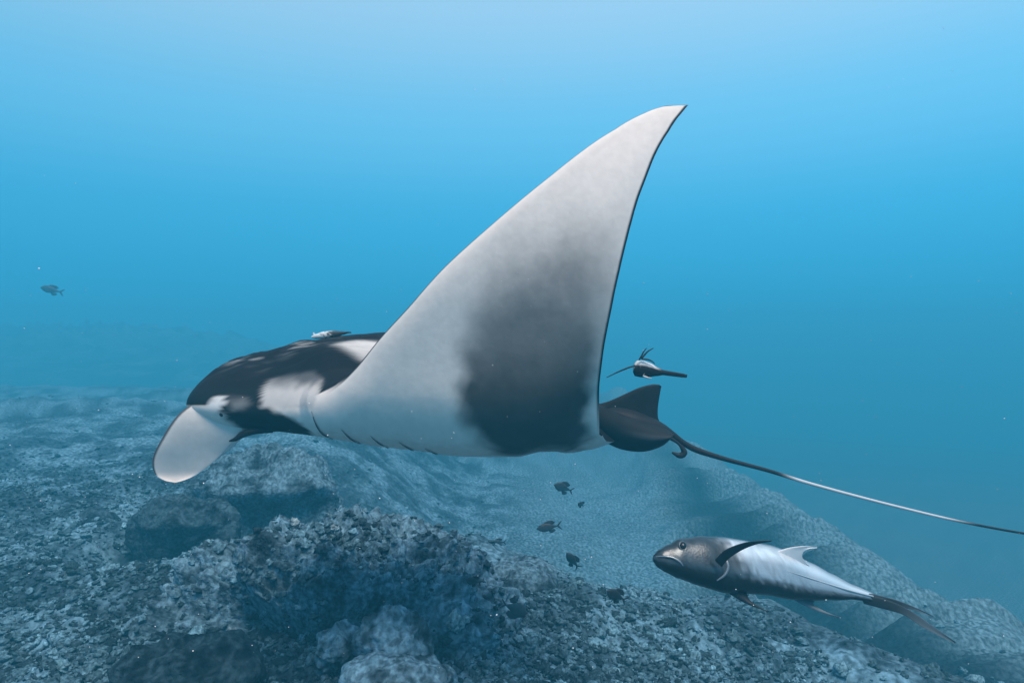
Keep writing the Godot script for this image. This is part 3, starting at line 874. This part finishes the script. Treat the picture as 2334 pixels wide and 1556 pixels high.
# ------------------------------------------------------------------ reef
func build_reef(floor_: MeshInstance3D) -> void:
	# the great boulder in the middle, undercut in front
	var c := Vector3(-1.05, -1.89, -3.78)
	var carve := func(d: Vector3) -> float:
		var k := 1.0
		k -= 0.62 * smoothstep(0.05, 0.5, d.z) * smoothstep(0.92, 0.66, d.y + 0.2 * d.x) * smoothstep(0.78, 0.42, absf(d.x + 0.1))
		return k
	var s := boulder(Vector3(1.0, 0.70, 0.82), 41, 0.22, 0.06, carve, 1.0, 210, 330, 3.2)
	var b := thing("reef_boulder", "great crusted coral boulder with a dark hollow under its front edge", "boulder", c)
	part("rock", s.done(mat_rock), b)
	var xf: Array = []
	var tint: Array = []
	for k in 4200:
		var j := rng.randi_range(0, s.v.size() - 1)
		var p := s.v[j]
		if p.y < -0.25 or (p.z > 0.3 and p.y < 0.25 and rng.randf() < 0.5): continue
		xf.append(tumble(p, rng.randf_range(0.015, 0.05) * (1.6 if rng.randf() < 0.1 else 1.0), 0.8))
		tint.append(rubble_tone())
	scatter("coral_crust", chunk(3, 0.8, 6, 8, 0.6), xf, tint, b)
	# more boulders
	var none := func(_d: Vector3) -> float: return 1.0
	var hollow := func(d: Vector3) -> float: return 1.0 - 0.4 * smoothstep(0.2, 0.7, d.z) * smoothstep(0.55, 0.2, d.y)
	var list := [
		[at(905, 1470, 2.95), Vector3(0.16, 0.14, 0.16), 51, 0.09, 0.03, none, 1.0, "rounded pale rock leaning on the right front of the great boulder"],
		[at(925, 1545, 2.75), Vector3(0.22, 0.09, 0.16), 53, 0.07, 0.02, none, 1.15, "flat pale slab of rock below the rounded pale rock"],
		[at(770, 1480, 3.05), Vector3(0.10, 0.10, 0.10), 55, 0.07, 0.025, none, 0.9, "small knobbly rock at the right end of the dark hollow"],
		[at(420, 1530, 2.9), Vector3(0.30, 0.13, 0.2), 57, 0.08, 0.02, none, 0.22, "dark weed covered lump of rock in the left foreground rubble"],
		[at(600, 1165, 6.3), Vector3(0.75, 0.55, 0.6), 61, 0.16, 0.04, hollow, 0.9, "arched boulder with a shaded hollow behind the great boulder"],
		[at(420, 1215, 5.4), Vector3(0.42, 0.28, 0.4), 63, 0.12, 0.03, hollow, 0.35, "low boulder coloured dark in place of a shaded hole, left of the arched boulder"],  # dark tone stands in for the shade of a hole
		[at(215, 1200, 5.8), Vector3(0.20, 0.12, 0.2), 65, 0.08, 0.02, none, 0.3, "small dark rock far left on the rubble slope"],
		[at(680, 1110, 7.4), Vector3(0.28, 0.22, 0.28), 67, 0.08, 0.02, none, 1.2, "pale knob of rock just behind the arched boulder"],
		[at(1170, 1330, 4.6), Vector3(0.3, 0.16, 0.3), 69, 0.08, 0.02, none, 0.8, "low hazy rock right of the great boulder on the sand"],
	]
	for r in list:
		var sh := boulder(r[1], r[2], r[3], r[4], r[5], r[6], 60, 90)
		var o := part("reef_rock", sh.done(mat_rock), self)
		o.position = r[0]
		tag(o, r[7], "rock", "loose rocks round the great boulder")
	for r in [[on_floor(533, 1470) + Vector3(0, 0.03, 0), 0.085, "pale knobbly coral clump on the floor of the dark hollow"], [on_floor(447, 1485) + Vector3(0, 0.03, 0), 0.075, "pale pointed coral clump left of the dark hollow"],
		[at(674, 1190, 3.5), 0.05, "pale coral clump standing on the crest of the great boulder"], [at(762, 1203, 3.5), 0.04, "tiny pale coral clump on the crest right of the larger clump"],
		[at(1045, 1410, 3.15), 0.07, "ragged coral clump on the right shoulder of the great boulder"]]:
		var cl := thing("coral_clump", r[2], "coral", r[0] - Vector3(0, r[1] * 0.4, 0), "pale coral clumps")
		for k in 6:
			var lobe := part("lobe", chunk(400 + k, 1.0, 9, 12, 0.6), cl)
			var mm := mat_rubble.duplicate()
			mm.albedo_color = Color(0.36, 0.52, 0.60).linear_to_srgb()
			lobe.material_override = mm
			lobe.transform = tumble(Vector3(rng.randf_range(-0.5, 0.5), rng.randf_range(0.0, 0.6), rng.randf_range(-0.4, 0.4)) * r[1], r[1] * rng.randf_range(0.5, 0.9), 1.2)
	# far reef: hazy ridges at the edge of sight
	for r in [[Vector3(-34.0, -6.6, -52.0), Vector3(26.0, 7.4, 5.0), 73]]:
		var sh := boulder(r[1] , r[2], 1.6, 0.12, none, 0.8, 70, 110)
		var o := part("reef_ridge", sh.done(mat_rock), self)
		o.position = r[0]
		tag(o, "", "", "", "structure")
	# stones one can pick apart, then the rubble nobody could count
	var meshes: Array = []
	for k in 6:
		meshes.append(chunk(100 + k, 0.75, 9, 13, 0.5))
	var mats: Array = []
	for k in 7:
		var m := mat_rubble.duplicate()
		var v: float = [0.07, 0.12, 0.17, 0.24, 0.30, 0.34, 0.44][k]
		m.albedo_color = Color(v * 0.60, v * 1.2, v * 1.55).linear_to_srgb()
		mats.append(m)
	for k in 260:
		var p := spot(2.9, 8.0)
		var size := rng.randf_range(0.045, 0.10)
		var o := part("stone", meshes[k % 6], floor_)
		o.material_override = mats[rng.randi_range(0, 6)]
		o.transform = tumble(p, size)
	for kind in 3:
		xf = []
		tint = []
		for k in [22000, 16000, 6000][kind]:
			var p := spot(2.6, [8.0, 9.0, 17.0][kind])
			var size: float = [rng.randf_range(0.01, 0.028), rng.randf_range(0.018, 0.042), rng.randf_range(0.035, 0.075)][kind]
			var far := -p.z
			if p.x > 1.9 and rng.randf() < 0.9: continue
			if p.x > -0.4 and rng.randf() < smoothstep(3.8, 5.5, far) * 0.9: continue
			if rng.randf() < smoothstep(6.0, 11.0, far) * 0.75: continue
			xf.append(tumble(p, size, [1.2, 0.9, 1.0][kind]))
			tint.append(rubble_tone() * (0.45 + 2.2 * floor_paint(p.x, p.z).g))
		scatter(["coral_rubble", "coral_plates", "coral_stones"][kind], chunk(200 + kind, 0.7, 6, 8, 0.5), xf, tint, floor_)

func spot(near: float, far: float) -> Vector3:     # a place on the sea floor, denser near by
	var d := near * pow(far / near, rng.randf())
	var x := rng.randf_range(-0.86, 0.86) * d
	return Vector3(x, floor_y(x, -d) + 0.004, -d)

func build_snow() -> void:
	var xf: Array = []
	var tint: Array = []
	for k in 260:
		var d := rng.randf_range(0.9, 2.1)
		var p := at(rng.randf_range(0, 2334), rng.randf_range(0, 1556) if k < 50 else rng.randf_range(600, 1556), d)
		xf.append(tumble(p, rng.randf_range(0.0006, 0.0022)))
		tint.append(grey(rng.randf_range(0.75, 0.95)))
	var flake := chunk(300, 0.8, 5, 7)
	flake.surface_set_material(0, stdmat(0.6, 0.4))
	var o := scatter("marine_snow", flake, xf, tint, self)
	tag(o, "pale specks drifting in the water", "", "", "stuff")

# ------------------------------------------------------------------ water light
func sky_image() -> Image:
	var w := 256
	var h := 128
	var im := Image.create(w, h, false, Image.FORMAT_RGBF)
	for y in h:
		var el := 90.0 - 180.0 * (y + 0.5) / h
		for x in w:
			var c := Color(table([[-8, 0.025], [0, 0.026], [4, 0.03], [10, 0.05], [18, 0.14], [27, 0.29], [50, 0.37], [90, 0.40]], el),
				table([[-8, 0.22], [0, 0.29], [4, 0.34], [10, 0.385], [18, 0.47], [27, 0.52], [50, 0.55], [90, 0.57]], el),
				table([[-8, 0.42], [0, 0.54], [4, 0.62], [10, 0.68], [18, 0.74], [27, 0.72], [50, 0.74], [90, 0.75]], el))
			var e := deg_to_rad(el)
			var a0 := (x + 0.5) / w * TAU
			c *= 1.0 + 0.13 * nz.get_noise_3d(cos(e) * cos(a0) * 1.6, sin(e) * 3.0, cos(e) * sin(a0) * 1.6)
			var az := (x + 0.5) / w * TAU - PI
			im.set_pixel(x, y, c * (1.0 - 0.10 * sin(az)))
	return im

func _ready() -> void:
	# camera, water light, sun, haze
	var cam := Camera3D.new()
	cam.name = "camera"
	cam.fov = rad_to_deg(2.0 * atan(CY / F))
	cam.near = 0.05
	cam.far = 300.0
	add_child(cam)
	cam.current = true
	var env := Environment.new()
	var sky := Sky.new()
	var pano := PanoramaSkyMaterial.new()
	pano.panorama = ImageTexture.create_from_image(sky_image())
	sky.sky_material = pano
	env.background_mode = Environment.BG_SKY
	env.sky = sky
	env.tonemap_mode = Environment.TONE_MAPPER_LINEAR
	env.tonemap_exposure = 2.9
	env.background_energy_multiplier = 0.47
	env.fog_enabled = true
	env.fog_mode = Environment.FOG_MODE_EXPONENTIAL
	env.fog_density = 0.045
	env.fog_light_color = Color(0.075, 0.62, 0.95).linear_to_srgb()
	env.sdfgi_enabled = true
	env.ssao_enabled = true
	env.ssil_enabled = true
	var we := WorldEnvironment.new()
	we.name = "water_light"
	we.environment = env
	add_child(we)
	var sun := DirectionalLight3D.new()
	sun.name = "sun"
	sun.light_energy = 0.5
	sun.light_color = Color(1.0, 0.90, 0.82)
	sun.light_angular_distance = 28.0
	sun.shadow_enabled = true
	sun.rotation_degrees = Vector3(-66, 24, 0)
	add_child(sun)

	rng.seed = 20240611
	nz.seed = 3
	nz.frequency = 1.0
	nz.fractal_octaves = 3
	for row in [[nz_big, 12, 0.28, 3], [nz_mid, 13, 1.4, 3], [nz_fine, 14, 5.5, 4]]:
		row[0].seed = row[1]
		row[0].frequency = row[2]
		row[0].fractal_octaves = row[3]
	make_materials()
	var floor_ := build_floor()
	build_reef(floor_)
	build_manta()
	build_trevally()
	build_pilot()
	build_small_fish()
	build_snow()
